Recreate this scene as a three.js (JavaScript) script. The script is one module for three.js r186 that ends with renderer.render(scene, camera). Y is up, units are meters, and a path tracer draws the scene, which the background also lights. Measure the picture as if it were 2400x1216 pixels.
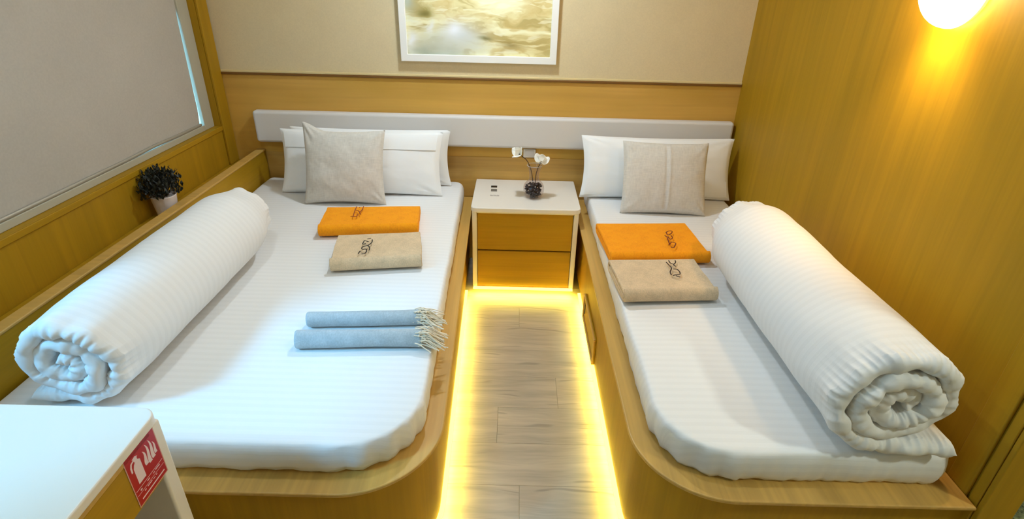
import * as THREE from 'three';
import { RoundedBoxGeometry } from 'three/addons/geometries/RoundedBoxGeometry.js';
import { mergeGeometries } from 'three/addons/utils/BufferGeometryUtils.js';
import { RectAreaLightUniformsLib } from 'three/addons/lights/RectAreaLightUniformsLib.js';

// ------------------------------------------------------------------ camera, sky, lights, exposure
const scene = new THREE.Scene();
const renderer = new THREE.WebGLRenderer({ antialias: true });
renderer.toneMapping = THREE.LinearToneMapping;
renderer.toneMappingExposure = 1.0;
renderer.shadowMap.enabled = true;
RectAreaLightUniformsLib.init();

const D2R = Math.PI / 180;
const camera = new THREE.PerspectiveCamera(2 * Math.atan(608 / 1297) / D2R, 2400 / 1216, 0.05, 60);
camera.position.set(0, 1.55, 3.0);
camera.rotation.set(-27.4 * D2R, 0, 1.44 * D2R, 'YXZ');

scene.background = new THREE.Color().setRGB(0.30, 0.72, 1.0);   // daylight outside the windows
scene.backgroundIntensity = 3.0;

function areaLight(color, L, w, h, pos, target) {
  const l = new THREE.RectAreaLight(color, L, w, h);
  l.position.set(...pos); l.lookAt(new THREE.Vector3(...target));
  scene.add(l); return l;
}
const rgb = (r, g, b) => new THREE.Color().setRGB(r, g, b);
const WARM = rgb(1, 0.86, 0.66), NEUTRAL = rgb(0.76, 0.89, 1.0), LED = rgb(1, 0.80, 0.085), SKY = rgb(0.17, 0.57, 1.0), HALL = rgb(0.86, 0.98, 0.90);
// daylight that enters through the second, uncovered window on the left
const sun = new THREE.DirectionalLight(SKY, 3.5);
sun.position.set(-2.1 - 0.6, 0.6 + 2.4, 1.6 + 1.5); sun.target.position.set(-0.6, 0.6, 1.6); sun.castShadow = true; sun.shadow.radius = 22;
sun.shadow.mapSize.set(2048, 2048); Object.assign(sun.shadow.camera, { left: -2.5, right: 2.5, top: 2.5, bottom: -2.5, near: 0.1, far: 8 });
scene.add(sun, sun.target);
areaLight(SKY, 0.6, 1.0, 1.05, [-1.60, 1.50, 2.475], [0, 1.2, 2.3]);

// ------------------------------------------------------------------ helpers
let seed = 7;
const rnd = () => { seed = (seed * 1664525 + 1013904223) % 4294967296; return seed / 4294967296; };
const rr = (a, b) => a + (b - a) * rnd();
function hash(x, y, s) { let h = (x * 374761393 + y * 668265263 + s * 1442695041) | 0; h = Math.imul(h ^ (h >>> 13), 1274126177); h ^= h >>> 16; return (h >>> 0) / 4294967296; }
const mod = (a, n) => ((a % n) + n) % n;
function vn(x, y, px = 4096, py = 4096, s = 0) {
  const xi = Math.floor(x), yi = Math.floor(y), fx = x - xi, fy = y - yi;
  const u = fx * fx * (3 - 2 * fx), v = fy * fy * (3 - 2 * fy);
  const a = hash(mod(xi, px), mod(yi, py), s), b = hash(mod(xi + 1, px), mod(yi, py), s), c = hash(mod(xi, px), mod(yi + 1, py), s), d = hash(mod(xi + 1, px), mod(yi + 1, py), s);
  return a + (b - a) * u + (c - a) * v + (a - b - c + d) * u * v;
}
function fbm(x, y, px, py, s = 0, o = 4) { let t = 0, k = 0.5, n = 0; for (let i = 0; i < o; i++) { t += k * vn(x, y, px, py, s + i * 17); n += k; x *= 2; y *= 2; px *= 2; py *= 2; k *= 0.5; } return t / n; }
const sm = (a, b, x) => { const t = Math.min(1, Math.max(0, (x - a) / (b - a))); return t * t * (3 - 2 * t); };
const lerp = (a, b, t) => a + (b - a) * t;

function tex(w, h, fn, { srgb = true, size = [1, 1], clamp = false } = {}) {
  const d = new Uint8Array(w * h * 4);
  for (let y = 0; y < h; y++) for (let x = 0; x < w; x++) {
    const c = fn((x + 0.5) / w, (y + 0.5) / h), i = (y * w + x) * 4;
    d[i] = Math.max(0, Math.min(255, c[0])); d[i + 1] = Math.max(0, Math.min(255, c[1])); d[i + 2] = Math.max(0, Math.min(255, c[2])); d[i + 3] = 255;
  }
  const t = new THREE.DataTexture(d, w, h);
  t.magFilter = THREE.LinearFilter; t.minFilter = THREE.LinearMipmapLinearFilter; t.generateMipmaps = true;
  if (srgb) t.colorSpace = THREE.SRGBColorSpace;
  t.wrapS = t.wrapT = clamp ? THREE.ClampToEdgeWrapping : THREE.RepeatWrapping;
  t.repeat.set(1 / size[0], 1 / size[1]); t.needsUpdate = true; return t;
}
const M = (o) => new THREE.MeshPhysicalMaterial({ roughness: 0.6, ...o });
const hex = (r, g, b) => new THREE.Color().setRGB(r / 255, g / 255, b / 255, THREE.SRGBColorSpace);

const used = {};
function numbered(n) { used[n] = (used[n] ?? -1) + 1; return used[n] ? `${n}_${String(used[n]).padStart(3, '0')}` : n; }
function thing(name, label, category, pos = [0, 0, 0], { group, kind, turn = 0 } = {}) {
  const o = new THREE.Group(); o.name = numbered(name); o.position.set(...pos); o.rotation.y = turn;
  o.userData = { label, category }; if (group) o.userData.group = group; if (kind) o.userData.kind = kind;
  scene.add(o); return o;
}
function part(name, geo, mat, parent, pos, label) {
  const m = new THREE.Mesh(geo, mat); m.name = name; m.castShadow = m.receiveShadow = true;
  if (pos) m.position.set(...pos); if (label) m.userData.label = label;
  parent.add(m); return m;
}
function solo(name, geo, mat, label, category, { group, kind, pos } = {}) {
  const m = part(numbered(name), geo, mat, scene, pos);
  m.userData = { label, category }; if (group) m.userData.group = group; if (kind) m.userData.kind = kind; return m;
}
// texture coordinates in metres from the dominant axis of the normal; swap turns the grain
function boxUV(g, swap = false, ox = 0, oy = 0) {
  const p = g.attributes.position, n = g.attributes.normal, uv = new Float32Array(p.count * 2);
  for (let i = 0; i < p.count; i++) {
    const ax = Math.abs(n.getX(i)), ay = Math.abs(n.getY(i)), az = Math.abs(n.getZ(i));
    let a, b;
    if (ax >= ay && ax >= az) { a = p.getZ(i); b = p.getY(i); } else if (ay >= az) { a = p.getX(i); b = p.getZ(i); } else { a = p.getX(i); b = p.getY(i); }
    uv[2 * i] = (swap ? b : a) + ox; uv[2 * i + 1] = (swap ? a : b) + oy;
  }
  g.setAttribute('uv', new THREE.BufferAttribute(uv, 2)); return g;
}
function box(x0, x1, y0, y1, z0, z1, r = 0, swap = false, seg = 2) {
  const w = x1 - x0, h = y1 - y0, d = z1 - z0;
  let g = r > 0 ? new RoundedBoxGeometry(w, h, d, seg, Math.min(r, w / 2.01, h / 2.01, d / 2.01)) : new THREE.BoxGeometry(w, h, d);
  if (g.index) g = g.toNonIndexed();
  g.translate((x0 + x1) / 2, (y0 + y1) / 2, (z0 + z1) / 2); return boxUV(g, swap);
}
const merge = (a) => mergeGeometries(a.map((g) => { const q = g.index ? g.toNonIndexed() : g; for (const k of Object.keys(q.attributes)) if (!['position', 'normal', 'uv'].includes(k)) q.deleteAttribute(k); return q; }));
function gridGeo(nu, nv, fn, { wrapU = false, wrapV = false, flip = false } = {}) {
  const pos = [], uv = [], idx = [], cu = wrapU ? nu : nu + 1, cv = wrapV ? nv : nv + 1;
  for (let j = 0; j < cv; j++) for (let i = 0; i < cu; i++) { const q = fn(i / nu, j / nv, i, j); pos.push(q[0], q[1], q[2]); uv.push(q[3] ?? i / nu, q[4] ?? j / nv); }
  for (let j = 0; j < nv; j++) for (let i = 0; i < nu; i++) {
    const a = j * cu + i, b = j * cu + (i + 1) % cu, c = ((j + 1) % cv) * cu + i, d = ((j + 1) % cv) * cu + (i + 1) % cu;
    if (flip) idx.push(a, c, b, b, c, d); else idx.push(a, b, c, b, d, c);
  }
  const g = new THREE.BufferGeometry();
  g.setAttribute('position', new THREE.Float32BufferAttribute(pos, 3)); g.setAttribute('uv', new THREE.Float32BufferAttribute(uv, 2));
  g.setIndex(idx); g.computeVertexNormals(); return g;
}
// slab from an outline in plan (x, z): occupies y0..y1
function slab(shape, y0, y1, bevel = 0, swap = false, bseg = 2) {
  let g = new THREE.ExtrudeGeometry(shape, { depth: y1 - y0 - 2 * bevel, bevelEnabled: bevel > 0, bevelThickness: bevel, bevelSize: bevel, bevelOffset: -bevel, bevelSegments: bseg, curveSegments: 20 });
  g.rotateX(Math.PI / 2); g.translate(0, y1 - bevel, 0);
  if (g.index) g = g.toNonIndexed();
  g.computeVertexNormals(); return boxUV(g, swap);
}
// rounded rectangle in plan, radii for corners [x0z0, x1z0, x1z1, x0z1]
function rrShape(x0, x1, z0, z1, r) {
  const s = new THREE.Shape(), [a, b, c, d] = r;
  s.moveTo(x0 + a, z0); s.lineTo(x1 - b, z0); if (b) s.absarc(x1 - b, z0 + b, b, -Math.PI / 2, 0); s.lineTo(x1, z1 - c); if (c) s.absarc(x1 - c, z1 - c, c, 0, Math.PI / 2);
  s.lineTo(x0 + d, z1); if (d) s.absarc(x0 + d, z1 - d, d, Math.PI / 2, Math.PI); s.lineTo(x0, z0 + a); if (a) s.absarc(x0 + a, z0 + a, a, Math.PI, 1.5 * Math.PI);
  return s;
}
function tube(pts, r, seg = 24, rad = 7, closed = false) { return new THREE.TubeGeometry(new THREE.CatmullRomCurve3(pts.map((p) => new THREE.Vector3(...p)), closed), seg, r, rad, closed); }

// ------------------------------------------------------------------ materials
const WOOD = [174, 132, 24];
const veneerTex = tex(512, 1024, (u, v) => {
  const warp = fbm(u * 4, v * 3, 4, 3, 3, 3);
  const a = fbm((u + warp * 0.03) * 48, v * 3, 48, 3, 11, 3), b = fbm((u + warp * 0.08) * 9, v * 2, 9, 2, 23, 3), f = vn(u * 220, v * 14, 220, 14, 5), q = fbm(u * 3, v * 4, 3, 4, 41, 3);
  const k = 1 + (a - 0.5) * 0.08 + (b - 0.5) * 0.12 + (f - 0.5) * 0.04 + (q - 0.5) * 0.12;
  return [WOOD[0] * k, WOOD[1] * (k - (b - 0.5) * 0.03), WOOD[2] * (k + (q - 0.5) * 0.25)];
}, { size: [0.9, 2.2] });
const veneer = M({ map: veneerTex, roughness: 0.5, specularIntensity: 0.45 });
const backTex = tex(512, 512, (u, v) => {
  const w = fbm(u * 3, v * 3, 3, 3, 81, 3), a = fbm((u + w * 0.05) * 40, v * 3, 40, 3, 83, 3), b = fbm((u + w * 0.1) * 7, v * 2, 7, 2, 85, 3), q = fbm(u * 3, v * 3, 3, 3, 87, 3), k = 1 + (a - 0.5) * 0.08 + (b - 0.5) * 0.12 + (q - 0.5) * 0.12;
  return [212 * k, 166 * k, 78 * (k + (q - 0.5) * 0.3)];
}, { size: [0.8, 1.7] });
const backWood = M({ map: backTex, roughness: 0.5, specularIntensity: 0.5 });
const paleTex = tex(512, 512, (u, v) => {
  const a = fbm(u * 60, v * 3, 60, 3, 71, 3), b = fbm(u * 10, v * 2, 10, 2, 73, 3), k = 1 + (a - 0.5) * 0.12 + (b - 0.5) * 0.14;
  return [202 * k, 158 * k, 80 * k];
}, { size: [0.6, 1.2] });
const paleWood = M({ map: paleTex, roughness: 0.45 });
const darkTrim = M({ color: hex(120, 80, 26), roughness: 0.5 });
const beige = M({ map: tex(256, 256, (u, v) => { const k = 1 + (vn(u * 128, v * 128, 128, 128, 3) - 0.5) * 0.03 + (fbm(u * 5, v * 5, 5, 5, 9) - 0.5) * 0.03; return [222 * k, 204 * k, 164 * k]; }, { size: [0.5, 0.5] }), roughness: 0.85 });
const whiteLacquer = M({ color: hex(236, 228, 216), roughness: 0.32 });
const headMat = M({ color: hex(222, 217, 212), roughness: 0.55, sheen: 0.2 });
const ceilMat = M({ color: hex(232, 226, 214), roughness: 0.9 });
const stripeTex = tex(64, 512, (u, v) => { const s = sm(0.42, 0.47, mod(v * 1, 1)) * (1 - sm(0.94, 0.99, mod(v, 1))), f = vn(u * 64, v * 170, 64, 170, 3) * 6; const k = s * 3 + f * 0.5; return [232 + k, 230 + k, 228 + k]; }, { size: [0.05, 0.027] });
const stripeBump = tex(32, 256, (u, v) => { const s = sm(0.40, 0.48, v) * (1 - sm(0.92, 1, v)); return [90 + s * 120, 90 + s * 120, 90 + s * 120]; }, { srgb: false, size: [0.05, 0.027] });
const sheet = M({ map: stripeTex, bumpMap: stripeBump, bumpScale: 0.00022, roughness: 0.62, sheen: 0.25, sheenRoughness: 0.5 });
const weaveBump = tex(64, 64, (u, v) => { const k = 128 + 60 * Math.sin(u * 16 * Math.PI) * Math.sin(v * 16 * Math.PI) + 40 * (vn(u * 32, v * 32, 32, 32, 8) - 0.5); return [k, k, k]; }, { srgb: false, size: [0.02, 0.02] });
const cotton = M({ color: hex(247, 247, 246), bumpMap: weaveBump, bumpScale: 0.0002, roughness: 0.7, sheen: 0.25 });
const linenTex = tex(256, 256, (u, v) => { const k = 1 + (vn(u * 128, v * 18, 128, 18, 5) - 0.5) * 0.05 + (vn(u * 18, v * 128, 18, 128, 6) - 0.5) * 0.05; return [216 * k, 210 * k, 200 * k]; }, { size: [0.25, 0.25] });
const linen = M({ map: linenTex, bumpMap: weaveBump, bumpScale: 0.0004, roughness: 0.85, sheen: 0.3 });
const terry = (r, g, b, s) => M({ map: tex(128, 128, (u, v) => { const k = 1 + (vn(u * 64, v * 64, 64, 64, s) - 0.5) * 0.10 + (fbm(u * 6, v * 6, 6, 6, s + 1) - 0.5) * 0.10; return [r * k, g * k, b * k]; }, { size: [0.16, 0.16] }), bumpMap: weaveBump, bumpScale: 0.0006, roughness: 0.95, sheen: 0.15, sheenColor: hex(r, g, b) });
const orangeTerry = terry(255, 158, 2, 31), beigeTerry = terry(216, 190, 154, 47), scarfMat = terry(174, 184, 188, 59);
const fringeMat = M({ color: hex(240, 228, 204), roughness: 0.95 });
const threadBrown = M({ color: hex(150, 62, 10), roughness: 0.7 }), threadRed = M({ color: hex(112, 34, 12), roughness: 0.7 }), threadBlack = M({ color: hex(34, 28, 24), roughness: 0.7 }), threadDark = M({ color: hex(54, 32, 22), roughness: 0.7 });
const ledGlow = M({ color: hex(255, 220, 120), emissive: LED, emissiveIntensity: 5, roughness: 0.5 });
const frameGrey = M({ color: hex(186, 180, 160), roughness: 0.5 });
const blindMat = M({ map: tex(256, 256, (u, v) => { const k = 1 + (vn(u * 128, v * 128, 128, 128, 13) - 0.5) * 0.035 + (fbm(u * 3, v * 3, 3, 3, 19) - 0.5) * 0.05; return [190 * k, 182 * k, 171 * k]; }, { size: [0.6, 0.6] }), roughness: 0.9 });
const alu = M({ color: hex(190, 186, 176), metalness: 0.6, roughness: 0.4 });
const glass = M({ color: 0xffffff, transmission: 1, thickness: 0, roughness: 0.0, ior: 1.5 });
const black = M({ color: hex(16, 13, 10), roughness: 0.5 });

// ------------------------------------------------------------------ the room
const XL = -1.555, XR = 1.177, H = 2.15, ZF = 3.7;
const S = (name, geo, mat, label, category) => solo(name, geo, mat, label, category, { kind: 'structure' });

// floor: slab with planks that run across the aisle
{
  const floor = thing('floor', 'greyish oak plank floor between the two beds', 'floor', [0, 0, 0], { kind: 'structure' });
  part('subfloor', box(XL - 0.08, XR + 0.075, -0.06, -0.013, -0.07, ZF), M({ color: hex(110, 98, 80), roughness: 0.9 }), floor);
  const plankMats = [0, 1, 2].map((s) => M({ roughness: 0.42, clearcoat: 0.1, clearcoatRoughness: 0.5, map: tex(1024, 160, (u, v) => {
    const w = fbm(u * 5, v * 3, 5, 3, 90 + s, 3), a = fbm(u * 5, (v + w * 0.35) * 9, 5, 9, 100 + s * 9, 4), b = fbm(u * 14, (v + w * 0.2) * 34, 14, 34, 120 + s * 9, 3), c = fbm(u * 3, v * 4, 3, 4, 130 + s, 3);
    let k = 1 + (a - 0.5) * 0.20 + (b - 0.5) * 0.10 + (c - 0.5) * 0.10;
    k -= 0.13 * sm(0.74, 0.88, fbm(u * 7, (v + w * 0.3) * 14, 7, 14, 150 + s * 3, 2));
    return [180 * k, 170 * k, 150 * k];
  }, { size: [1.25, 0.19] }) }));
  let n = 0;
  for (let row = -1; row < 17; row++) {
    const z0 = 0.541 + (row - 2) * 0.19 - 0.001, z1 = Math.min(z0 + 0.19, ZF);
    if (z1 < 0.02 || z0 > ZF - 0.02) continue;
    const shift = [0.044, -0.35, 0.62, 0.2, -0.04, 0.5][(row + 4) % 6];
    for (let k = -3; k < 3; k++) {
      const x0 = Math.max(XL, shift + k * 1.2), x1 = Math.min(XR, shift + (k + 1) * 1.2);
      if (x1 - x0 < 0.05) continue;
      const g = box(x0 + 0.0003, x1 - 0.0003, -0.013, 0, Math.max(z0, 0.0) + 0.0003, z1 - 0.0003, 0.0006, false, 1);
      const uv = g.attributes.uv, ox = rnd() * 1.25;
      for (let i = 0; i < uv.count; i++) uv.setXY(i, uv.getX(i) + ox, uv.getY(i) - z0);
      part('plank', g, plankMats[(n++ * 7 + row + 3) % 3], floor);
    }
  }
}
S('ceiling', box(XL - 0.08, XR + 0.075, H, H + 0.06, -0.07, ZF + 0.07), ceilMat, 'plain off white cabin ceiling above the beds', 'ceiling');

// back wall: veneer below, beige panel above, moulding between
{
  const w = thing('wall_back', 'headboard wall with golden wood below a beige upper panel', 'wall', [0, 0, 0], { kind: 'structure' });
  part('wood_panel', box(XL, XR, 0, 1.05, -0.07, 0, 0, true), backWood, w);
  part('upper_panel', box(XL, XR, 1.05, H, -0.07, -0.006), beige, w, null, 'beige upper panel');
  part('lower_board', box(XL + 0.17, XR, 0.40, 0.635, 0, 0.004, 0.0015, true), paleWood, w);
  const tr = thing('trim_1', 'thin wooden moulding under the beige wall panel', 'moulding', [0, 0, 0], { kind: 'structure' });
  part('lower_bead', box(XL + 0.001, XR - 0.001, 1.046, 1.057, 0, 0.011, 0.003, true), darkTrim, tr);
  part('upper_bead', box(XL + 0.001, XR - 0.001, 1.057, 1.068, -0.006, 0.006, 0.002, true), M({ color: hex(226, 204, 150), roughness: 0.5 }), tr);
}
// left wall with two window openings
{
  const x0 = XL - 0.08, bits = [];
  const Y1 = 0.795, Y2 = 1.78, a0 = 0.10, a1 = 1.86, b0 = 1.95, b1 = 3.0, c0 = 0.95, c1 = 2.05;
  bits.push(box(x0, XL, 0, Y1, -0.07, ZF), box(x0, XL, c1, H, -0.07, ZF), box(x0, XL, Y1, c1, -0.07, a0), box(x0, XL, Y2, c1, a0, a1), box(x0, XL, Y1, c1, a1, b0), box(x0, XL, Y1, c0, b0, b1), box(x0, XL, Y1, c1, b1, ZF));
  S('wall_left', merge(bits), veneer, 'golden wood window wall behind the left bed', 'wall');
  const w = thing('window_1', 'large side window closed by the grey blind', 'window', [0, 0, 0], { kind: 'structure' });
  const fx0 = -1.606, fx1 = -1.587;
  part('frame', merge([box(fx0, fx1, Y1, Y2, a0, 0.19, 0.003), box(fx0, fx1, Y1, Y1 + 0.028, 0.19, a1, 0.003), box(fx0, fx1, Y2 - 0.04, Y2, 0.19, a1), box(fx0, fx1, Y1 + 0.028, Y2 - 0.04, a1 - 0.05, a1)]), frameGrey, w);
  part('pane', box(-1.616, -1.611, Y1, Y2, a0, a1), glass, w);
  const w2 = thing('window_2', 'uncovered window beside the white table', 'window', [0, 0, 0], { kind: 'structure' });
  part('frame', merge([box(fx0, fx1, c0, c1, b0, b0 + 0.02), box(fx0, fx1, c0, c1, b1 - 0.02, b1), box(fx0, fx1, c0, c0 + 0.02, b0 + 0.02, b1 - 0.02), box(fx0, fx1, c1 - 0.02, c1, b0 + 0.02, b1 - 0.02)]), frameGrey, w2);
  part('pane', box(-1.616, -1.611, c0, c1, b0, b1), glass, w2);
  S('trim_2', box(XL, XL + 0.006, Y1 - 0.022, Y1, 0.06, a1, 0.002, true), veneer, 'narrow wooden sill strip under the blind', 'window sill');
  S('trim_3', box(XL, XL + 0.014, 0.586, H, 0.004, 0.098, 0.004), veneer, 'upright wooden casing between window and headboard wall', 'casing');
  // roller blind with a slightly loose edge
  const b = thing('roller_blind', 'grey roller blind pulled down over the side window', 'blind', [-1.598, 0.826, 1.0]);
  const edge = (y) => 0.201 + 0.004 * Math.sin(y * 7 + 1) + 0.012 * sm(0.09, 0.0, y) - 0.012 * sm(0.45, 0.62, y);
  const bf = (side) => gridGeo(70, 60, (u, v) => {
    const y = v * 0.93, z = lerp(edge(y), 1.83, u), wv = 0.0015 * (fbm(u * 5, v * 4, 50, 50, 3) - 0.5) + 0.0022 * Math.exp(-(((y - 0.40 - (1 - u) * 0.02) / 0.012) ** 2)) * sm(0.35, 0.8, u);
    return [wv + side * 0.0008, y, z - 1.0, z, y];
  }, { flip: side > 0 });
  part('fabric', merge([bf(1), bf(-1)]), blindMat, b);
  part('bottom_bar', gridGeo(60, 10, (u, v) => { const a = v * 2 * Math.PI, z = lerp(0.215, 1.83, u); return [0.006 + 0.005 * Math.cos(a), 0.004 + 0.007 * Math.sin(a) + 0.004 * Math.exp(-(((z - 0.62) / 0.12) ** 2)), z - 1.0]; }, { wrapV: true, flip: true }), alu, b);
}
// right wall, door casing and corridor outside
{
  S('wall_right', merge([box(XR, XR + 0.075, 0, H, -0.07, 2.045), box(XR, XR + 0.075, 2.02, H, 2.045, 2.98), box(XR, XR + 0.075, 0, H, 2.98, ZF)]), veneer, 'golden wood veneer wall beside the right bed', 'wall');
  const d = thing('door_1', 'wooden door casing at the foot of the right bed', 'door frame', [0, 0, 0], { kind: 'structure' });
  part('casing', box(XR - 0.010, XR, 0, 2.05, 1.945, 2.012, 0.004), veneer, d);
  part('casing', box(XR - 0.006, XR, 0, 2.05, 2.018, 2.044, 0.003), veneer, d);
  part('jamb', box(XR - 0.004, XR + 0.085, 0, 2.02, 2.0455, 2.06, 0.003), veneer, d);
  part('jamb', box(XR - 0.004, XR + 0.085, 0, 2.02, 2.962, 2.98, 0.004), darkTrim, d);
  part('casing', box(XR - 0.010, XR, 0, 2.05, 2.985, 3.06, 0.004), veneer, d);
  part('header', box(XR - 0.010, XR, 2.055, 2.10, 1.945, 3.06, 0.004, true), veneer, d);
  const carpet = M({ map: tex(256, 256, (u, v) => { const k = 1 + (vn(u * 60, v * 60, 60, 60, 3) - 0.5) * 0.7 + (vn(u * 24, v * 24, 24, 24, 9) - 0.5) * 0.4; return [118 * k, 124 * k, 92 * k]; }, { size: [0.35, 0.35] }), roughness: 1 });
  S('corridor_floor', box(XR + 0.075, 2.6, -0.06, 0, 0.6, ZF + 0.07), carpet, 'mottled green corridor carpet at the lower right corner', 'carpet');
  S('corridor_wall', merge([box(2.6, 2.66, 0, H, 0.6, ZF + 0.07), box(XR + 0.075, 2.66, 0, H, 0.54, 0.6), box(XR + 0.075, 2.66, 0, H, ZF + 0.07, ZF + 0.13)]), beige, 'beige corridor wall beyond the doorway', 'wall');
  S('corridor_ceiling', box(XR + 0.075, 2.66, H, H + 0.06, 0.54, ZF + 0.13), ceilMat, 'off white corridor ceiling beyond the doorway', 'ceiling');
  S('wall_front', box(XL - 0.08, XR + 0.075, 0, H, ZF, ZF + 0.07), beige, 'plain beige wall opposite the headboard wall', 'wall');
}
// lamps in the ceilings: glowing disc and a light of the same size just below it
function downlight(x, z, r, color, L, label, seen = 8) {
  const t = thing('ceiling_light', label, 'ceiling light', [x, H, z]);
  part('ring', new THREE.LatheGeometry([[r, -0.001], [r * 1.25, -0.001], [r * 1.22, -0.008], [r * 1.02, -0.010], [r, -0.004]].map((p) => new THREE.Vector2(...p)), 32), alu, t);
  part('diffuser', new THREE.CylinderGeometry(r, r, 0.003, 32), M({ color: 0xffffff, emissive: color, emissiveIntensity: seen }), t, [0, -0.003, 0]);
  areaLight(color, L, r * 1.77, r * 1.77, [x, H - 0.013, z], [x, 0, z]);
}
downlight(-0.15, 0.55, 0.06, NEUTRAL, 400, 'round ceiling light above the picture');
downlight(-0.75, 1.75, 0.07, NEUTRAL, 88, 'round ceiling light above the left bed');
downlight(0.55, 1.75, 0.07, NEUTRAL, 84, 'round ceiling light above the right bed');
downlight(1.95, 2.78, 0.09, HALL, 205, 'round corridor light beyond the doorway');

// wall sconce
{
  const t = thing('wall_sconce', 'bright warm dome lamp on the right wood wall', 'wall lamp', [XR, 1.55, 1.36]);
  part('back_plate', new THREE.CylinderGeometry(0.10, 0.105, 0.012, 40).rotateZ(Math.PI / 2), alu, t, [-0.006, 0, 0]);
  part('lamp_shade', new THREE.SphereGeometry(0.11, 40, 20, 0, Math.PI * 2, 0, Math.PI / 2).rotateZ(Math.PI / 2).scale(0.75, 1, 1), M({ color: hex(255, 240, 210), emissive: rgb(1, 0.72, 0.34), emissiveIntensity: 5, side: THREE.DoubleSide }), t, [-0.012, 0, 0]);
  const l = new THREE.PointLight(rgb(1, 0.68, 0.30), 0.42); l.position.set(XR - 0.07, 1.55, 1.36); l.castShadow = true; l.shadow.radius = 2; scene.add(l);
  const d = new THREE.SpotLight(rgb(1, 0.74, 0.40), 1.25, 0, 0.8, 1); d.position.set(XR - 0.075, 1.52, 1.36); d.target.position.set(XR + 0.01, 1.15, 1.36); d.castShadow = true; d.shadow.radius = 3; scene.add(d, d.target);
}

// ------------------------------------------------------------------ fixed furniture
// headboard bolster
solo('headboard_cushion', box(-1.398, 1.162, 0.702, 0.870, 0.0045, 0.058, 0.016, false, 4), headMat, 'long off white padded headboard strip across both beds', 'headboard');

// bed platforms
function stripAlong(pts, w, h, y, lift) {     // LED strip as a box profile swept in plan
  const g = [];
  for (let i = 0; i < pts.length - 1; i++) {
    const [ax, az] = pts[i], [bx, bz] = pts[i + 1], L = Math.hypot(bx - ax, bz - az);
    const q = new THREE.BoxGeometry(w, h, L + 0.002).toNonIndexed(); q.rotateY(Math.atan2(bx - ax, bz - az)); q.translate((ax + bx) / 2, y, (az + bz) / 2); g.push(q);
    const m = [(ax + bx) / 2, y - h / 2 - 0.001, (az + bz) / 2];
    const l = new THREE.RectAreaLight(LED, lift, w, L); l.position.set(...m); l.up.set((bx - ax) / L, 0, (bz - az) / L); l.lookAt(m[0], m[1] - 1, m[2]); scene.add(l);
  }
  return merge(g);
}
const arcPts = (cx, cz, r, a0, a1, n) => Array.from({ length: n + 1 }, (_, i) => { const a = lerp(a0, a1, i / n) * D2R; return [cx + r * Math.cos(a), cz + r * Math.sin(a)]; });
function taper(g) { const p = g.attributes.position; for (let i = 0; i < p.count; i++) p.setX(i, p.getX(i) - 0.028 * Math.max(0, 1.8 - p.getZ(i)) * Math.min(1, Math.max(0, (p.getX(i) + 1.38) / 1.1))); return g; }
const LEDL = 62;
{
  const b = thing('bed_platform', 'curved golden wood bed base under the wide left mattress', 'bed base', [0, 0, 0]);
  part('plinth', taper(slab(rrShape(-1.38, -0.27, 0.01, 1.98, [0, 0, 0.18, 0]), 0, 0.05)), darkTrim, b);
  part('base_panel', taper(slab(rrShape(-1.38, -0.207, 0.006, 2.038, [0, 0, 0.235, 0]), 0.05, 0.388)), veneer, b);
  part('rim_board', taper(slab(rrShape(-1.38, -0.182, 0.006, 2.064, [0, 0, 0.25, 0]), 0.388, 0.40, 0.004, false, 3)), paleWood, b, null, 'pale wooden rim with rounded corner');
  part('led_strip', stripAlong([[-0.237, 0.47], [-0.200, 1.80], ...arcPts(-0.442, 1.803, 0.242, 8, 82, 4), [-0.44, 2.045], [-0.62, 2.045]], 0.014, 0.008, 0.044, LEDL), ledGlow, b, null, 'glowing yellow light strip');
}
{
  const b = thing('bed_platform', 'curved golden wood bed base with hatch under the narrow right mattress', 'bed base', [0, 0, 0]);
  part('plinth', slab(rrShape(0.43, XR - 0.002, 0.01, 1.98, [0, 0, 0, 0.16]), 0, 0.05), darkTrim, b);
  part('base_panel', slab(rrShape(0.367, XR - 0.002, 0.006, 2.028, [0, 0, 0, 0.225]), 0.05, 0.388), veneer, b);
  part('rim_board', slab(rrShape(0.343, XR - 0.011, 0.006, 2.054, [0, 0, 0, 0.24]), 0.388, 0.40, 0.004, false, 3), paleWood, b, null, 'pale wooden rim with rounded corner');
  const h = part('hatch', box(0.361, 0.367, 0.045, 0.178, 0.69, 1.075, 0.003), veneer, b);
  part('hatch_frame', merge([box(0.354, 0.361, 0.168, 0.178, 0.69, 1.075, 0.002), box(0.354, 0.361, 0.045, 0.055, 0.69, 1.075, 0.002), box(0.354, 0.361, 0.055, 0.168, 0.69, 0.70, 0.002), box(0.354, 0.361, 0.055, 0.168, 1.065, 1.075, 0.002)]), paleWood, h);
  part('finger_slot', box(0.358, 0.3615, 0.085, 0.135, 0.712, 0.728, 0.001), black, h);
  part('led_strip', stripAlong([[0.360, 0.47], [0.360, 1.80], ...arcPts(0.592, 1.803, 0.232, 172, 98, 4), [0.59, 2.035], [0.75, 2.035]], 0.014, 0.008, 0.044, LEDL), ledGlow, b, null, 'glowing yellow light strip');
}
// side shelf between left bed and window
{
  const s = thing('side_shelf', 'low wooden ledge with raised rail between left bed and window', 'shelf', [0, 0, 0]);
  part('rail_board', box(-1.425, -1.385, 0.0, 0.65, 0.004, 2.10, 0.006, true), veneer, s);
  part('rail_cap', box(-1.428, -1.382, 0.643, 0.653, 0.004, 2.102, 0.004, true), paleWood, s);
  part('shelf_board', box(-1.553, -1.4255, 0.565, 0.585, 0.004, 2.10, 0.002, true), veneer, s);
}
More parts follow.
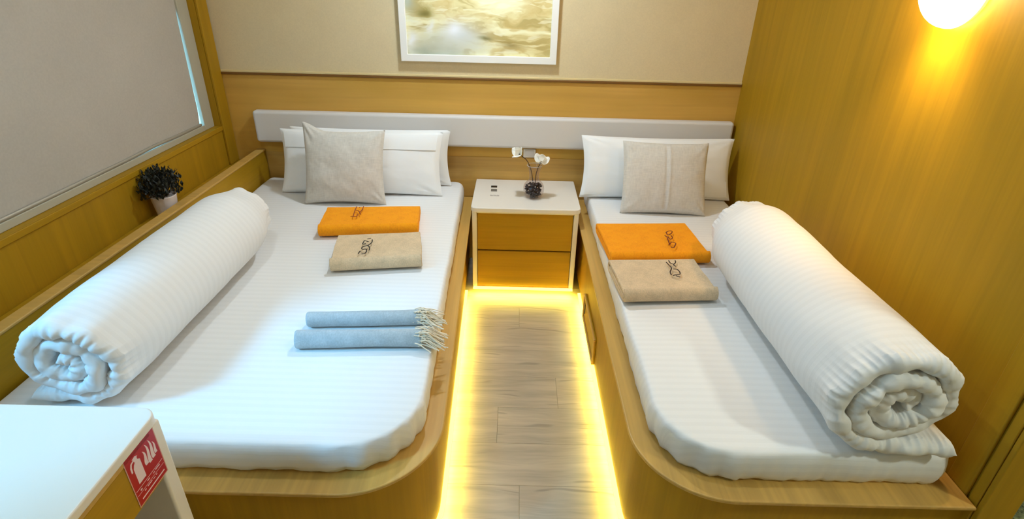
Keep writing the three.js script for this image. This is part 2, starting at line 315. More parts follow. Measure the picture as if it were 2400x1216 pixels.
// nightstand
{
  const n = thing('nightstand', 'white two drawer nightstand with wooden fronts between the beds', 'nightstand', [0, 0, 0]);
  part('table_top', slab(rrShape(-0.212, 0.338, 0.012, 0.446, [0.006, 0.006, 0.032, 0.032]), 0.484, 0.51, 0.005, false, 3), whiteLacquer, n);
  part('side_panel', box(-0.207, -0.183, 0.05, 0.484, 0.015, 0.428, 0.004), whiteLacquer, n);
  part('side_panel', box(0.307, 0.331, 0.05, 0.484, 0.015, 0.428, 0.004), whiteLacquer, n);
  part('top_rail', box(-0.183, 0.307, 0.474, 0.484, 0.05, 0.428, 0.002), whiteLacquer, n);
  part('back_panel', box(-0.183, 0.307, 0.05, 0.474, 0.015, 0.03), whiteLacquer, n);
  part('plinth', box(-0.20, 0.324, 0, 0.05, 0.03, 0.36), darkTrim, n);
  part('drawer', box(-0.181, 0.305, 0.266, 0.472, 0.05, 0.416, 0.003, true), veneer, n, null, 'upper wooden drawer');
  part('drawer', box(-0.181, 0.305, 0.052, 0.258, 0.05, 0.416, 0.003, true), veneer, n, null, 'lower wooden drawer');
  part('led_strip', stripAlong([[-0.203, 0.432], [0.327, 0.432]], 0.016, 0.009, 0.044, LEDL * 1.5), ledGlow, n, null, 'glowing yellow light strip');
  // mark printed on the top
  const ink = black, grey = M({ color: hex(92, 86, 76), roughness: 0.6 }), pale = M({ color: hex(170, 160, 150), roughness: 0.6 });
  part('printed_bar', box(-0.124, -0.091, 0.51, 0.5104, 0.118, 0.149), ink, n);
  part('printed_bar', box(-0.122, -0.090, 0.51, 0.5104, 0.172, 0.189), grey, n);
  part('printed_bar', box(-0.122, -0.089, 0.51, 0.5104, 0.193, 0.208), grey, n);
  const letters = []; for (let i = 0; i < 8; i++) letters.push(box(-0.124 + i * 0.0062, -0.1195 + i * 0.0062, 0.51, 0.5104, 0.260 + (i % 3) * 0.002, 0.279));
  part('printed_caption', merge(letters), pale, n);
}
// table at the lower left
{
  const t = thing('side_table', 'white table with wooden drawer at the foot of the left bed', 'table', [0, 0, 0]);
  const x1 = -0.708, z0 = 2.148;
  part('table_top', slab(rrShape(-1.45, x1, z0, 2.95, [0.004, 0.035, 0.035, 0.004]), 0.728, 0.75, 0.004, false, 3), whiteLacquer, t);
  part('side_panel', box(-1.44, x1 - 0.004, 0, 0.728, z0 + 0.006, z0 + 0.044, 0.006), whiteLacquer, t);
  part('side_panel', box(-1.44, x1 - 0.004, 0, 0.728, 2.905, 2.943, 0.006), whiteLacquer, t);
  part('back_panel', box(-1.44, -1.42, 0.0, 0.728, z0 + 0.044, 2.905), whiteLacquer, t);
  part('edge_strip', box(x1 - 0.02, x1 - 0.003, 0.716, 0.728, z0 + 0.044, 2.905, 0.002), paleWood, t);
  const d = part('drawer', box(-1.40, x1 - 0.004, 0.602, 0.716, z0 + 0.046, 2.903, 0.002, true), veneer, t, null, 'wooden drawer front');
  // fire extinguisher sticker on the drawer front
  const W = 384, Hh = 512, c = document.createElement('canvas'); c.width = W; c.height = Hh; const g = c.getContext('2d');
  g.fillStyle = '#d2a08c'; g.fillRect(0, 0, W, Hh); g.fillStyle = '#b40014'; g.fillRect(9, 9, W - 18, Hh - 18);
  g.fillStyle = '#eed8dc';
  const poly = (p) => { g.beginPath(); p.forEach(([x, y], i) => (i ? g.lineTo(x, y) : g.moveTo(x, y))); g.closePath(); g.fill(); };
  poly([[88, 130], [110, 112], [140, 112], [162, 132], [162, 322], [72, 322], [72, 160]]);                       // cylinder
  poly([[98, 112], [98, 84], [84, 74], [120, 66], [150, 84], [138, 92], [138, 112]]);                                // valve
  poly([[98, 82], [60, 92], [44, 126], [42, 176], [58, 178], [62, 130], [72, 106], [98, 98]]);                        // hose
  const flame = (x, y, h, w) => { g.beginPath(); g.moveTo(x, y); g.bezierCurveTo(x - w, y - h * 0.35, x + w * 1.3, y - h * 0.55, x + w * 0.1, y - h); g.bezierCurveTo(x + w * 2.4, y - h * 0.65, x + w * 0.5, y - h * 0.3, x + w * 1.5, y); g.closePath(); g.fill(); };
  flame(196, 250, 150, 26); flame(238, 268, 200, 26); flame(282, 262, 200, 26); flame(322, 246, 130, 20);
  g.fillRect(18, 352, W - 36, 5); g.fillRect(18, 400, W - 36, 4);
  for (const [x, y, w, h] of [[60, 372, 22, 14], [150, 370, 34, 10], [228, 374, 26, 8], [262, 366, 60, 11], [96, 418, 20, 10], [136, 414, 62, 10], [210, 420, 30, 7], [250, 414, 16, 8]]) g.fillRect(x, y, w, h);
  g.fillRect(50, 458, 300, 13);
  const st = new THREE.CanvasTexture(c); st.colorSpace = THREE.SRGBColorSpace;
  const pg = new THREE.BoxGeometry(0.0008, 0.124, 0.094);
  part('fire_sign', pg, M({ map: st, roughness: 0.4 }), d, [x1 - 0.0034, 0.669, 2.2265], 'red fire extinguisher sign');
}
// picture
{
  const p = thing('framed_picture', 'abstract gold and white print in a white frame', 'picture', [0, 0, 0]);
  const x0 = -0.592, x1 = 0.201, y0 = 1.135, y1 = 1.70, bw = 0.034, sh = new THREE.Shape(); sh.moveTo(x0, y0); sh.lineTo(x1, y0); sh.lineTo(x1, y1); sh.lineTo(x0, y1); sh.closePath();
  const ho = new THREE.Path(); ho.moveTo(x0 + bw, y0 + bw); ho.lineTo(x0 + bw, y1 - bw); ho.lineTo(x1 - bw, y1 - bw); ho.lineTo(x1 - bw, y0 + bw); ho.closePath(); sh.holes.push(ho);
  const fg = new THREE.ExtrudeGeometry(sh, { depth: 0.026, bevelEnabled: true, bevelThickness: 0.002, bevelSize: 0.002, bevelOffset: -0.002, bevelSegments: 2 }); fg.translate(0, 0, -0.004);
  part('frame', fg, M({ color: hex(248, 246, 240), roughness: 0.4 }), p);
  const art = tex(1024, 720, (u, v) => {
    const wx = fbm(u * 4, v * 6, 99, 99, 5, 4) - 0.5, wy = fbm(u * 4, v * 6, 99, 99, 15, 4) - 0.5;
    const a = fbm(u * 3 + wx * 2, v * 14 + wy * 5, 99, 99, 21, 5), b = fbm(u * 6 + wx * 3, v * 8 + wy * 3, 99, 99, 33, 4), f = fbm(u * 9 + wy * 2, v * 40 + wx * 5, 99, 99, 43, 3);
    let c = [240, 224, 156];
    const mix = (q, t) => { t = Math.max(0, Math.min(1, t)); c = c.map((x, i) => x + (q[i] - x) * t); };
    mix([255, 248, 196], sm(0.48, 0.72, a)); mix([190, 160, 78], 0.7 * sm(0.52, 0.30, a)); mix([224, 192, 112], 0.6 * sm(0.55, 0.75, b)); mix([255, 250, 214], 0.6 * sm(0.60, 0.74, f));
    const gx = (cx, cy, sx, sy) => Math.exp(-(((u - cx + wx * 0.12) / sx) ** 2) - (((v - cy + wy * 0.12) / sy) ** 2));
    mix([196, 198, 176], 0.85 * gx(0.22, 0.06, 0.24, 0.13)); mix([150, 160, 140], 0.6 * gx(0.16, 0.02, 0.2, 0.05)); mix([214, 218, 212], 0.95 * gx(0.38, 0.18, 0.16, 0.12)); mix([246, 249, 255], 0.95 * gx(0.32, 0.24, 0.075, 0.09)); mix([246, 246, 246], 0.9 * gx(0.05, 0.13, 0.035, 0.09)); mix([244, 244, 240], 0.8 * gx(0.165, 0.26, 0.014, 0.07));
    mix([120, 108, 30], 0.8 * gx(0.13, 0.40, 0.05, 0.04)); mix([112, 104, 46], 0.7 * gx(0.54, 0.17, 0.05, 0.02)); mix([132, 104, 36], 0.55 * gx(0.72, 0.1, 0.07, 0.05)); mix([180, 196, 190], 0.8 * gx(0.0, 0.55, 0.07, 0.2)); const ml = (c[0] + c[1] + c[2]) / 3; c = c.map((x) => ml + (x - ml) * 0.85);
    return c;
  }, { clamp: true });
  const pg = new THREE.PlaneGeometry(x1 - x0 - 2 * bw + 0.008, y1 - y0 - 2 * bw + 0.008);
  const pb = new THREE.BoxGeometry(x1 - x0 - 2 * bw + 0.008, y1 - y0 - 2 * bw + 0.008, 0.006);
  part('print', pb, M({ map: art, roughness: 0.6 }), p, [(x0 + x1) / 2, (y0 + y1) / 2, 0.004]);
}
// socket plate
{
  const s = thing('wall_socket', 'small white socket plate on the wood above the nightstand', 'socket', [0.082, 0.664, 0]);
  part('plate', box(-0.034, 0.034, -0.024, 0.024, 0.0042, 0.014, 0.004), whiteLacquer, s);
  part('insert', box(-0.024, 0.024, -0.016, 0.016, 0.014, 0.0165, 0.0015), M({ color: hex(224, 218, 212), roughness: 0.4 }), s);
}

// ------------------------------------------------------------------ mattresses
function mattress(x0, x1, z0, z1, radii, s0) {
  const y0 = 0.401, per = [], nE = [30, 60, 40, 60], nA = 14;
  // perimeter as corner centres + angles so that every inset has the same count
  const ringAt = (ins) => {
    const X0 = x0 + ins, X1 = x1 - ins, Z0 = z0 + ins, Z1 = z1 - ins, r = radii.map((q) => Math.max(0.004, q - ins)), P = [];
    const C = [[X0 + r[0], Z0 + r[0], 180], [X1 - r[1], Z0 + r[1], 270], [X1 - r[2], Z1 - r[2], 0], [X0 + r[3], Z1 - r[3], 90]];
    for (let k = 0; k < 4; k++) {
      const [cx, cz, a0] = C[k];
      for (let i = 0; i <= nA; i++) { const a = (a0 + 90 * i / nA) * D2R; P.push([cx + r[k] * Math.cos(a), cz + r[k] * Math.sin(a), Math.cos(a), Math.sin(a), k]); }
      const [nx, nz, na] = C[(k + 1) % 4], e0 = P[P.length - 1], e1 = [nx + r[(k + 1) % 4] * Math.cos(na * D2R), nz + r[(k + 1) % 4] * Math.sin(na * D2R)];
      for (let i = 1; i < nE[k]; i++) P.push([lerp(e0[0], e1[0], i / nE[k]), lerp(e0[1], e1[1], i / nE[k]), e0[2], e0[3], -1]);
    }
    return P;
  };
  const half = Math.min(x1 - x0, z1 - z0) / 2;
  const prof = [[0.000, 0.020], [0.002, 0.006], [0.012, 0.001], [0.030, -0.003], [0.050, -0.005], [0.070, -0.004], [0.084, -0.001], [0.091, 0.002], [0.096, 0.006], [0.0988, 0.012], [0.0998, 0.022], [0.1005, 0.05], [0.1015, half * 0.35], [0.102, half * 0.6], [0.102, half * 0.85], [0.102, half * 0.985], [0.102, half]];
  const rings = prof.map(([, i]) => ringAt(i)), n = rings[0].length;
  const g = gridGeo(n, prof.length - 1, (u, v, i, j) => {
    const [x, z, nx, nz, k] = rings[j][i], [h, ins] = prof[j];
    let ox = 0, y = h;
    const s = i * 0.03;
    if (j > 0 && j < 10) {
      const big = k >= 0 && radii[k] > 0.1 ? 1 : 0.25, wv = Math.sin(i * 1.9 + 2 * vn(i * 0.4, j * 0.2, 999, 999, s0)) * 0.0055 * big * sm(9, 3, j);
      ox = wv + (fbm(i * 0.13, j * 0.25, 999, 999, s0 + 3) - 0.5) * 0.008;
      if (j < 3) y += Math.max(0, (vn(i * 0.35, 2, 999, 999, s0 + 9) - 0.45)) * 0.012 * (j + 0.2);
    }
    if (j >= 9) y += (fbm(x * 4 + 9, z * 3 + 9, 999, 999, s0 + 5) - 0.5) * 0.004;
    if (j === prof.length - 1) return [(x0 + x1) / 2, y0 + y, z, (x0 + x1) / 2, z];
    return [x + nx * ox, y0 + y, z + nz * ox, x, z + (Math.abs(nz) > 0.5 ? Math.sign(nz) : 0) * (0.10 - Math.min(0.10, h))];
  }, { wrapU: true });
  return g;
}
const mL = solo('mattress', taper(mattress(-1.372, -0.234, 0.035, 2.003, [0.03, 0.05, 0.20, 0.04], 3)), sheet, 'wide left mattress in white striped sheet beside the window', 'mattress');
const mR = solo('mattress', mattress(0.398, 1.125, 0.035, 1.992, [0.05, 0.03, 0.04, 0.19], 8), sheet, 'narrow right mattress in white striped sheet along the wood wall', 'mattress');

// ------------------------------------------------------------------ cloth: a thick ribbon swept along a path in its cross plane
function resample(pts, n) {
  const L = [0]; for (let i = 1; i < pts.length; i++) L.push(L[i - 1] + Math.hypot(pts[i][0] - pts[i - 1][0], pts[i][1] - pts[i - 1][1]));
  const T = L[L.length - 1], out = []; let k = 0;
  for (let i = 0; i <= n; i++) { const s = T * i / n; while (k < L.length - 2 && L[k + 1] < s) k++; const f = (s - L[k]) / Math.max(1e-9, L[k + 1] - L[k]); out.push([lerp(pts[k][0], pts[k + 1][0], f), lerp(pts[k][1], pts[k + 1][1], f), s]); }
  return out;
}
function ribbon(path, th, L, { nA = 24, wr = 0, freq = 60, und = 0, jit = 0, dome = [0, 0], domeL = 0.12, s0 = 0, stripe = true, capR = 1, gather = 0 } = {}) {
  const prof = [], R = Math.abs(th) / 2, sg = Math.sign(th), cap = 6;
  const bunch = (t) => t * (1.5 - 0.5 * t * t);
  for (let i = 0; i <= nA; i++) prof.push([bunch(lerp(-1, 1, i / nA)), 1, 0]);
  for (let i = 1; i < cap; i++) prof.push([1, Math.cos(Math.PI * i / cap), Math.sin(Math.PI * i / cap)]);
  for (let i = 0; i <= nA; i++) prof.push([bunch(lerp(1, -1, i / nA)), -1, 0]);
  for (let i = 1; i < cap; i++) prof.push([-1, -Math.cos(Math.PI * i / cap), Math.sin(Math.PI * i / cap)]);
  const n = path.length - 1, T = path[n][2], half = L / 2 - R * capR;
  return gridGeo(prof.length, n, (u, v, j, i) => {
    const [a, nn, e] = prof[j], P = path[i], A = path[Math.max(0, i - 1)], B = path[Math.min(n, i + 1)];
    const tl = Math.hypot(B[0] - A[0], B[1] - A[1]) || 1, tx = (B[0] - A[0]) / tl, ty = (B[1] - A[1]) / tl, nx = ty * sg, ny = -tx * sg;   // outward for a counter-clockwise path
    const s = P[2], endTaper = Math.sqrt(Math.max(0.0004, Math.min(1, s / R, (T - s) / R) * (2 - Math.min(1, s / R, (T - s) / R))));
    let ax = a * half + Math.sign(a) * e * R * capR, d = half - Math.abs(a * half);
    const near = Math.exp(-d / 0.045);
    const phase = s * freq + 3 * vn(s * 9, 1, 999, 999, s0);
    let off = nn * R * endTaper;
    off += nn * wr * near * Math.sin(phase) * endTaper + und * (fbm(s * 5 + 40, ax * 5 + 40, 999, 999, s0 + 7) - 0.5) * endTaper;
    off += nn * wr * 0.5 * Math.exp(-d / 0.12) * Math.sin(phase * 0.6 + ax * 20);
    if (gather) { const q = Math.sin(s * 210 + 9 * vn(s * 14, 2, 999, 999, s0 + 2) + ax * 25), amp = gather * sm(0.35, 0.62, vn(s * 7 + 3, nn * 2 + 5, 999, 999, s0 + 4)); off += nn * amp * (1 - 2 * Math.abs(q)) * Math.exp(-d / 0.03) * endTaper; ax += Math.sign(a) * amp * 1.2 * q * near; }
    ax += Math.sign(a) * jit * (fbm(s * 6, 3 + Math.sign(a) * 2 + 9, 999, 999, s0 + 11) - 0.5) * Math.exp(-d / 0.1);
    ax += Math.sign(a) * 0.5 * wr * near * Math.sin(phase * 0.7 + 2);
    const dm = a < 0 ? dome[0] : dome[1], k = 1 - dm * (1 - sm(0, domeL, d + R * (1 - e) * 0.4)) ;
    return [(P[0] + nx * off) * k, (P[1] + ny * off) * k, ax, s, ax];
  }, { wrapU: true });
}
function spiral(turns, r0, r1, tail, squash = 1, sag = 0) {
  const pts = [], N = 300, th1 = -Math.PI / 2, th0 = th1 - turns * 2 * Math.PI;
  for (let i = 0; i <= N; i++) { const f = i / N, t = lerp(th0, th1, f), r = lerp(r0, r1, f); const w = 1 + 0.07 * (1 - f) * Math.sin(2 * t + 0.6) + 0.03 * Math.sin(3 * t + 4 * f); pts.push([r * w * Math.cos(t) + 0.012 * (1 - f), r * w * Math.sin(t) * squash - 0.010 * (1 - f)]); }
  const y = pts[N][1]; for (let i = 1; i <= 20; i++) pts.push([tail * i / 20, y - sag * (i / 20)]);
  return pts;
}
function flatSpiral(hw, turns, r0, r1, end = -Math.PI / 2, tail = 0) {
  const pts = [], N = 240, t0 = end - turns * 2 * Math.PI;
  for (let i = 0; i <= N; i++) { const f = i / N, t = lerp(t0, end, f), r = lerp(r0, r1, f), c = Math.cos(t); pts.push([r * c + (c >= 0 ? hw : -hw), r * Math.sin(t)]); }
  return pts;
}
const mirrorX = (pts) => pts.map(([x, y]) => [-x, y]);
const yTop = 0.504;
// a mirrored path runs clockwise, so its faces are turned over
function flipFaces(g) { const ix = g.index.array; for (let i = 0; i < ix.length; i += 3) { const t = ix[i]; ix[i] = ix[i + 1]; ix[i + 1] = t; } g.computeVertexNormals(); return g; }

// rolled duvets
{
  const th = 0.047, g = ribbon(resample(spiral(2.9, 0.016, 0.150, 0.17, 0.94), 640), th, 1.04, { nA: 70, gather: 0.0018, wr: 0.0045, freq: 80, und: 0.012, jit: 0.045, dome: [0.24, 0.03], domeL: 0.16, s0: 4 });
  const d = thing('rolled_duvet', 'thick white duvet rolled up along the right wood wall', 'duvet', [0.917, yTop + 0.172, 1.485]);
  part('duvet_roll', g, sheet, d);
}
{
  const th = 0.046, g = flipFaces(ribbon(mirrorX(resample(spiral(2.55, 0.018, 0.130, 0.14, 0.98), 560)).map((p, i, a) => [p[0], p[1], 0]).reduce((o, p, i) => { p[2] = i ? o[i - 1][2] + Math.hypot(p[0] - o[i - 1][0], p[1] - o[i - 1][1]) : 0; o.push(p); return o; }, []), -th, 1.03, { nA: 70, gather: 0.0018, wr: 0.0045, freq: 85, und: -0.010, jit: 0.05, dome: [0.26, 0.05], domeL: 0.18, s0: 21 }));
  const d = thing('rolled_duvet', 'white duvet rolled up on the left bed beside the window ledge', 'duvet', [-1.108, yTop + 0.155, 1.395]);
  part('duvet_roll', g, sheet, d);
}

// ------------------------------------------------------------------ pillows and cushions
function pillowGeo(w, h, t, { c = 0.06, p = 0.42, wr = 0.004, s0 = 0, pleat = 0, ear = 0 } = {}) {
  const face = (sd) => gridGeo(48, 40, (a, b) => {
    const u = a * 2 - 1, v = b * 2 - 1;
    let x = w / 2 * u * (1 - c * (1 - v * v) * u * u), y = h / 2 * v * (1 - c * (1 - u * u) * v * v);
    const q = Math.pow(Math.max(0, (1 - u * u) * (1 - v * v)), p);
    let z = sd * t / 2 * q;
    const edge = Math.min(1 - Math.abs(u), 1 - Math.abs(v));
    const cr = Math.exp(-((1 - Math.abs(u)) ** 2 + (1 - Math.abs(v)) ** 2) / 0.12), ang = Math.atan2(1 - Math.abs(v), 1 - Math.abs(u));
    z += sd * (wr * (fbm(u * 3 + 20, v * 3 + 20, 999, 999, s0 + sd) - 0.5) * 2 + wr * 1.1 * cr * Math.sin(ang * 11 + s0)) * sm(0, 0.15, edge);
    if (pleat && sd > 0) z += -pleat * Math.exp(-((u / 0.02) ** 2)) * sm(0, 0.2, 1 - Math.abs(v)) + pleat * 0.8 * Math.exp(-(((u - 0.05) / 0.03) ** 2)) * sm(0, 0.2, 1 - Math.abs(v));
    if (ear) { const e = sm(0.4, 1, -u) * sm(0.4, 1, v); y += ear * e; }
    return [x, y, z, x, y];
  }, { flip: sd < 0 });
  return merge([face(1), face(-1)]);
}
function pillow(name, label, cat, pos, w, h, t, lean, o, mat, turn = 0, group) {
  const g = thing(name, label, cat, pos, { turn, group }), b = new THREE.Group();
  const geo = pillowGeo(w, h, t, o); geo.translate(0, h / 2, 0); geo.rotateX(-lean * D2R);
  const m = part(o.flap ? 'pillowcase' : 'cover', geo, mat, g);
  if (o.flap) {      // hemmed flap of the pillowcase, a thin second layer over the front
    const f = gridGeo(40, 10, (a, bb) => {
      const u = a * 1.9 - 0.95, v = lerp(o.flap[0], o.flap[1], bb), q = Math.pow(Math.max(0, (1 - u * u) * (1 - v * v)), o.p ?? 0.42);
      const x = w / 2 * u * (1 - (o.c ?? 0.06) * (1 - v * v) * u * u), y = h / 2 * v * (1 - (o.c ?? 0.06) * (1 - u * u) * v * v);
      return [x, y + h / 2, t / 2 * q + 0.0035, x, y];
    }); f.rotateX(-lean * D2R);
    part('flap', f, mat, m);
  }
  return g;
}
pillow('bed_pillow', 'white pillow mostly hidden at the back of the left bed', 'pillow', [-0.765, yTop + 0.002, 0.125], 0.85, 0.30, 0.085, 5, { s0: 3, c: 0.05 }, cotton);
pillow('bed_pillow', 'white pillow behind the square cushion on the left bed', 'pillow', [-0.79, yTop + 0.002, 0.285], 0.84, 0.325, 0.11, 19, { s0: 9, c: 0.045, flap: [0.42, 0.9] }, cotton);
pillow('bed_pillow', 'white pillow behind the pleated cushion on the right bed', 'pillow', [0.742, yTop + 0.002, 0.25], 0.795, 0.32, 0.13, 18, { s0: 15, c: 0.05, flap: [-0.9, -0.38] }, cotton);
pillow('square_cushion', 'plain grey beige square cushion with raised corner on the left bed', 'cushion', [-0.838, yTop + 0.001, 0.43], 0.405, 0.365, 0.13, 20, { s0: 31, c: 0.07, wr: 0.006, ear: 0.035 }, linen, 0.03);
pillow('square_cushion', 'grey beige square cushion with a vertical pleat on the right bed', 'cushion', [0.737, yTop + 0.001, 0.46], 0.42, 0.355, 0.13, 24, { s0: 37, c: 0.05, wr: 0.005, pleat: 0.007 }, linen, -0.03);

// ------------------------------------------------------------------ folded towels with an embroidered mark
function towel(label, pos, w, d, turn, mat, thread, strokes, s0, dir = 1) {
  const t = thing('folded_towel', label, 'towel', pos, { turn });
  const th = 0.0150, r1 = 0.0235, hw = d / 2 - r1 - th / 2;
  const g = ribbon(resample(flatSpiral(hw, 1.5, 0.0065, r1, Math.PI * 0.5 + Math.PI * 2 - 0.001), 220), th, w, { nA: 26, wr: 0, und: 0.0035, jit: 0.012, s0, capR: 0.35 });
  // ribbon is drawn in (x, y) with its width along z: turn so that the fold looks to the foot of the bed
  g.rotateY(-Math.PI / 2); g.scale(1, 1, dir); if (dir < 0) flipFaces(g);
  g.translate(0, r1 + th / 2, 0); g.computeVertexNormals();
  part('cloth', g, mat, t);
  const bits = strokes.map((s) => { const gg = tube(s.map(([x, z]) => [x / 1000, 0, z / 1000]), 0.0024, 16, 6); gg.scale(1, 0.45, 1); return gg; });
  part('embroidered_mark', merge(bits), thread, t, [0, 2 * r1 + th + 0.0012, 0]);
  return t;
}
towel('folded orange towel on the left bed behind the beige towel', [-0.645, yTop, 0.682], 0.43, 0.268, 6.5 * D2R, orangeTerry, threadBrown, [[[-74, -83], [-76, -44], [-75, 3], [-74, 35]], [[-43, -85], [-45, -43], [-51, -6], [-43, 12]], [[-75, -41], [-62, -33], [-52, -15]], [[-85, 35], [-74, 35], [-59, 36], [-59, 8]], [[-61, -72], [-58, -71]]], 5);
towel('folded beige towel with black mark on the left bed', [-0.545, yTop, 0.985], 0.345, 0.28, 9.5 * D2R, beigeTerry, threadBlack, [[[-44, -39], [-30, -45]], [[-24, -31], [-24, -6], [-33, 15], [-38, 23], [-30, 38], [-29, 65]], [[-55, -25], [-38, -14]], [[-55, -25], [-58, 8], [-47, 4]], [[-36, 23], [-51, 27], [-60, 40], [-57, 55], [-42, 55], [-43, 91], [-57, 96]], [[-64, 69], [-69, 92]]], 12);
towel('folded orange towel on the right bed behind the beige towel', [0.590, yTop, 0.842], 0.41, 0.35, 4 * D2R, orangeTerry, threadRed, [[[74, -23], [91, -38], [105, -38], [96, -15], [75, 1], [76, -23]], [[60, 8], [64, 24], [59, 58], [54, 90]], [[87, 8], [86, 31], [71, 46], [70, 20]], [[47, 101], [57, 90], [69, 72], [82, 83], [72, 106], [58, 127], [52, 119]]], 19);
towel('folded beige towel with dark mark on the right bed', [0.562, yTop, 1.168], 0.345, 0.285, 4.8 * D2R, beigeTerry, threadDark, [[[42, -72], [44, -50], [46, -22], [32, 6], [28, 30]], [[56, -84], [56, -62], [62, -55]], [[82, -84], [78, -68], [64, -49], [67, -36]], [[51, -15], [65, -11], [63, 25], [44, 30], [34, 35]], [[43, 36], [56, 48]]], 27);

// ------------------------------------------------------------------ rolled fringed throws
function throwRoll(label, pos, L, r, turn, s0) {
  const t = thing('rolled_throw', label, 'throw', pos, { turn });
  const th = r * 0.42, r1 = r - th / 2, g = ribbon(resample(spiral(1.75, 0.006, r1, 0.012, 0.92), 150), th, L, { nA: 30, wr: 0.0012, freq: 160, und: 0.006, jit: 0.012, s0 });
  g.rotateY(Math.PI / 2); g.translate(0, r * 0.94, 0); part('cloth_roll', g, scarfMat, t);
  const bits = [];
  for (let i = 0; i < 95; i++) {
    const a = rr(-0.5, Math.PI + 0.5), q = r * rr(0.35, 1.02), y0 = r * 0.92 + q * Math.sin(a) * 0.92, z0 = q * Math.cos(a), x0 = L / 2 - rr(0.0, 0.03), ln = rr(0.045, 0.085);
    const sp = rr(-0.020, 0.020), yE = rr(0.003, 0.006 + y0 * 0.25);
    bits.push(tube([[x0, y0, z0], [x0 + ln * 0.3, y0 + rr(-0.002, 0.004), z0 + sp * 0.3], [x0 + ln * 0.65, lerp(y0, yE, 0.5) + rr(-0.004, 0.006), z0 + sp * 0.7 + rr(-0.003, 0.003)], [x0 + ln, yE, z0 * 1.1 + sp]], rr(0.0012, 0.0022), 8, 5));
    if (i % 3 === 0) { const k = new THREE.IcosahedronGeometry(0.0036, 1); k.translate(x0 + ln * 0.22, y0, z0 + sp * 0.2); bits.push(k); }
  }
  const f = part('fringe', merge(bits), fringeMat, t, null, 'cream knotted fringe'); f.userData.kind = 'stuff';
}
throwRoll('rear of two blue grey rolled throws with cream fringe', [-0.478, yTop, 1.478], 0.372, 0.030, 5 * D2R, 3);
throwRoll('front of two blue grey rolled throws with cream fringe', [-0.468, yTop, 1.592], 0.388, 0.033, 3.5 * D2R, 9);

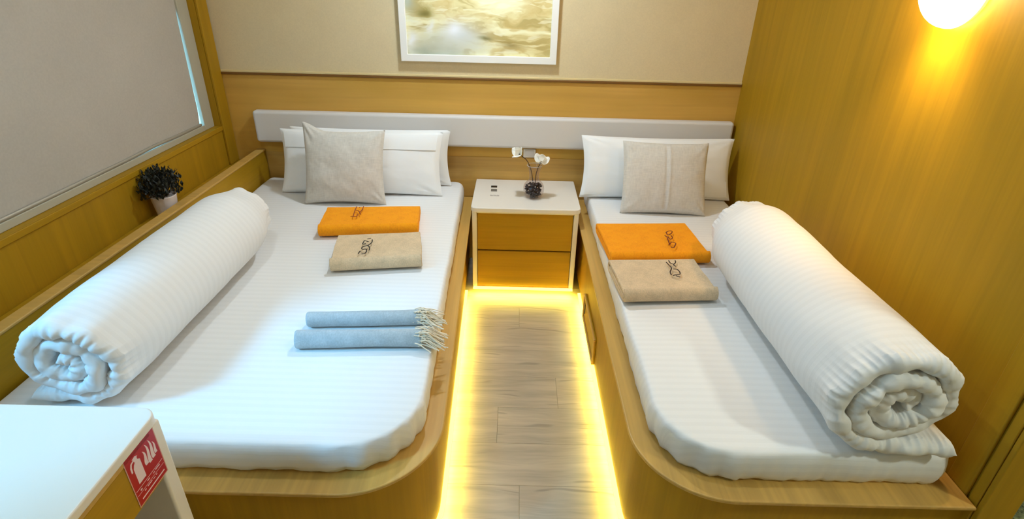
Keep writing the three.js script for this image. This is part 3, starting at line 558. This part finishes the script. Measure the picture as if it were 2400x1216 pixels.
// ------------------------------------------------------------------ vase with stones and two flowers
{
  const vx = 0.103, vy = 0.5102, vz = 0.28, v = thing('glass_vase', 'small round glass vase on the white nightstand', 'vase', [vx, vy, vz]);
  const pr = [[0.0001, 0.002], [0.024, 0.002], [0.036, 0.008], [0.045, 0.022], [0.049, 0.042], [0.046, 0.062], [0.036, 0.079], [0.026, 0.090], [0.0225, 0.104], [0.0235, 0.125], [0.028, 0.148], [0.033, 0.164], [0.0338, 0.166]];
  const cv = new THREE.SplineCurve(pr.map((p) => new THREE.Vector2(p[0] * 1.12, p[1] * 1.04))).getPoints(60);
  part('vase_body', new THREE.LatheGeometry(cv, 48), M({ color: hex(240, 236, 236), transmission: 1, thickness: 0, roughness: 0.02, ior: 1.45 }), v);
  part('rim', new THREE.TorusGeometry(0.0378, 0.0013, 8, 40).rotateX(Math.PI / 2), M({ color: hex(232, 230, 228), roughness: 0.15, transmission: 0.5, thickness: 0 }), v, [0, 0.1726, 0]);
  const st = [];
  for (let i = 0; i < 150; i++) {
    const y = rr(0.010, 0.074), R = Math.sqrt(Math.max(0, 0.052 ** 2 - (y - 0.044) ** 2)) - 0.009, a = rr(0, 6.283), q = Math.max(0, R) * Math.sqrt(rnd()), g = new THREE.IcosahedronGeometry(rr(0.005, 0.0085), 1);
    g.scale(rr(0.8, 1.2), rr(0.6, 0.9), rr(0.8, 1.2)); g.rotateY(rr(0, 6)); g.translate(q * Math.cos(a), y, q * Math.sin(a)); st.push(g);
  }
  solo('pebbles', merge(st), M({ color: hex(52, 38, 42), roughness: 0.25 }), 'dark glossy pebbles filling the round glass vase', 'pebbles', { kind: 'stuff', pos: [vx, vy, vz] });
  const petalMat = M({ color: hex(252, 249, 240), roughness: 0.7, transmission: 0.15, thickness: 0 }), stemMat = M({ color: hex(70, 46, 26), roughness: 0.7 });
  const petalGeo = (L, W, curl) => gridGeo(8, 10, (a, b) => { const s = (a - 0.5) * 2, w = W * Math.pow(Math.sin(Math.PI * Math.min(0.96, 0.06 + b * 0.9)), 0.7); return [s * w, b * L * Math.cos(curl * b * 0.6), curl * L * 0.45 * b * b + 0.25 * W * s * s]; });
  function flower(label, head, tilt, turn, path, n) {
    const f = thing('artificial_flower', label, 'flower', [vx, vy, vz]);
    part('stem', tube(path, 0.0022, 24, 6), stemMat, f);
    const h = new THREE.Object3D(); h.position.set(...head); h.rotation.set(tilt[0], turn, tilt[1]);
    h.updateMatrix();
    for (let i = 0; i < n; i++) { const g = petalGeo(0.046 + 0.006 * (i % 2), 0.024, -0.9 + 0.5 * (i % 2)); g.rotateX(0.75 + 0.25 * (i % 2)); g.rotateY(i * 2 * Math.PI / n + 0.3); g.applyMatrix4(h.matrix); part('petal', g, petalMat, f); }
    const c = new THREE.SphereGeometry(0.0065, 12, 10).scale(1, 1.4, 1); c.applyMatrix4(h.matrix); part('calyx', c, stemMat, f);
  }
  flower('left white flower bending away over the glass vase', [-0.078, 0.226, -0.005], [0.25, 0.75], 0.2, [[-0.004, 0.05, -0.004], [-0.008, 0.10, -0.004], [-0.020, 0.155, 0], [-0.042, 0.198, -0.002], [-0.075, 0.223, -0.005]], 6);
  flower('right white flower standing in the glass vase', [0.030, 0.190, 0.006], [0.45, -0.2], 0.5, [[0.006, 0.05, 0.006], [0.007, 0.09, 0.005], [0.010, 0.13, 0.002], [0.018, 0.16, 0.002], [0.029, 0.188, 0.006]], 6);
}
// ------------------------------------------------------------------ potted plant on the ledge
{
  const p = thing('potted_plant', 'small dark bushy plant in a white pot on the window ledge', 'plant', [-1.491, 0.585, 0.80]);
  part('pot', new THREE.LatheGeometry([[0.0001, 0.001], [0.036, 0.001], [0.039, 0.004], [0.050, 0.088], [0.051, 0.094], [0.047, 0.094], [0.045, 0.084], [0.0001, 0.082]].map((q) => new THREE.Vector2(...q)), 36), M({ color: hex(236, 222, 216), roughness: 0.5 }), p);
  const lm = [], leaf = (L, W) => { const g = gridGeo(2, 4, (a, b) => { const s = (a - 0.5) * 2; return [s * W * Math.sin(Math.PI * (0.08 + 0.88 * b)), b * L, 0.25 * W * Math.abs(s) + 0.3 * L * b * b]; }); return g; };
  const stems = [];
  for (let i = 0; i < 900; i++) {
    const a = rr(0, 6.283), e = Math.asin(rr(-0.35, 1)), q = Math.pow(rnd(), 0.4);
    const x = 0.075 * q * Math.cos(e) * Math.cos(a), z = 0.105 * q * Math.cos(e) * Math.sin(a), y = 0.125 + 0.082 * q * Math.sin(e) + 0.006 * Math.sin(a * 5);
    if (x < -0.058) continue;
    const g = leaf(rr(0.012, 0.02), rr(0.0035, 0.0055)); g.rotateX(rr(-1.3, 0.6)); g.rotateY(rr(0, 6.28)); g.translate(x, y, z); lm.push(g);
    if (i % 18 === 0) stems.push(tube([[0, 0.08, 0], [x * 0.4, 0.10, z * 0.4], [x, y, z]], 0.0012, 6, 4));
  }
  const fo = part('foliage', merge(lm), M({ color: hex(30, 34, 26), roughness: 0.45 }), p); fo.userData.kind = 'stuff';
  part('stems', merge(stems), M({ color: hex(48, 34, 22), roughness: 0.8 }), p);
}
renderer.render(scene, camera);
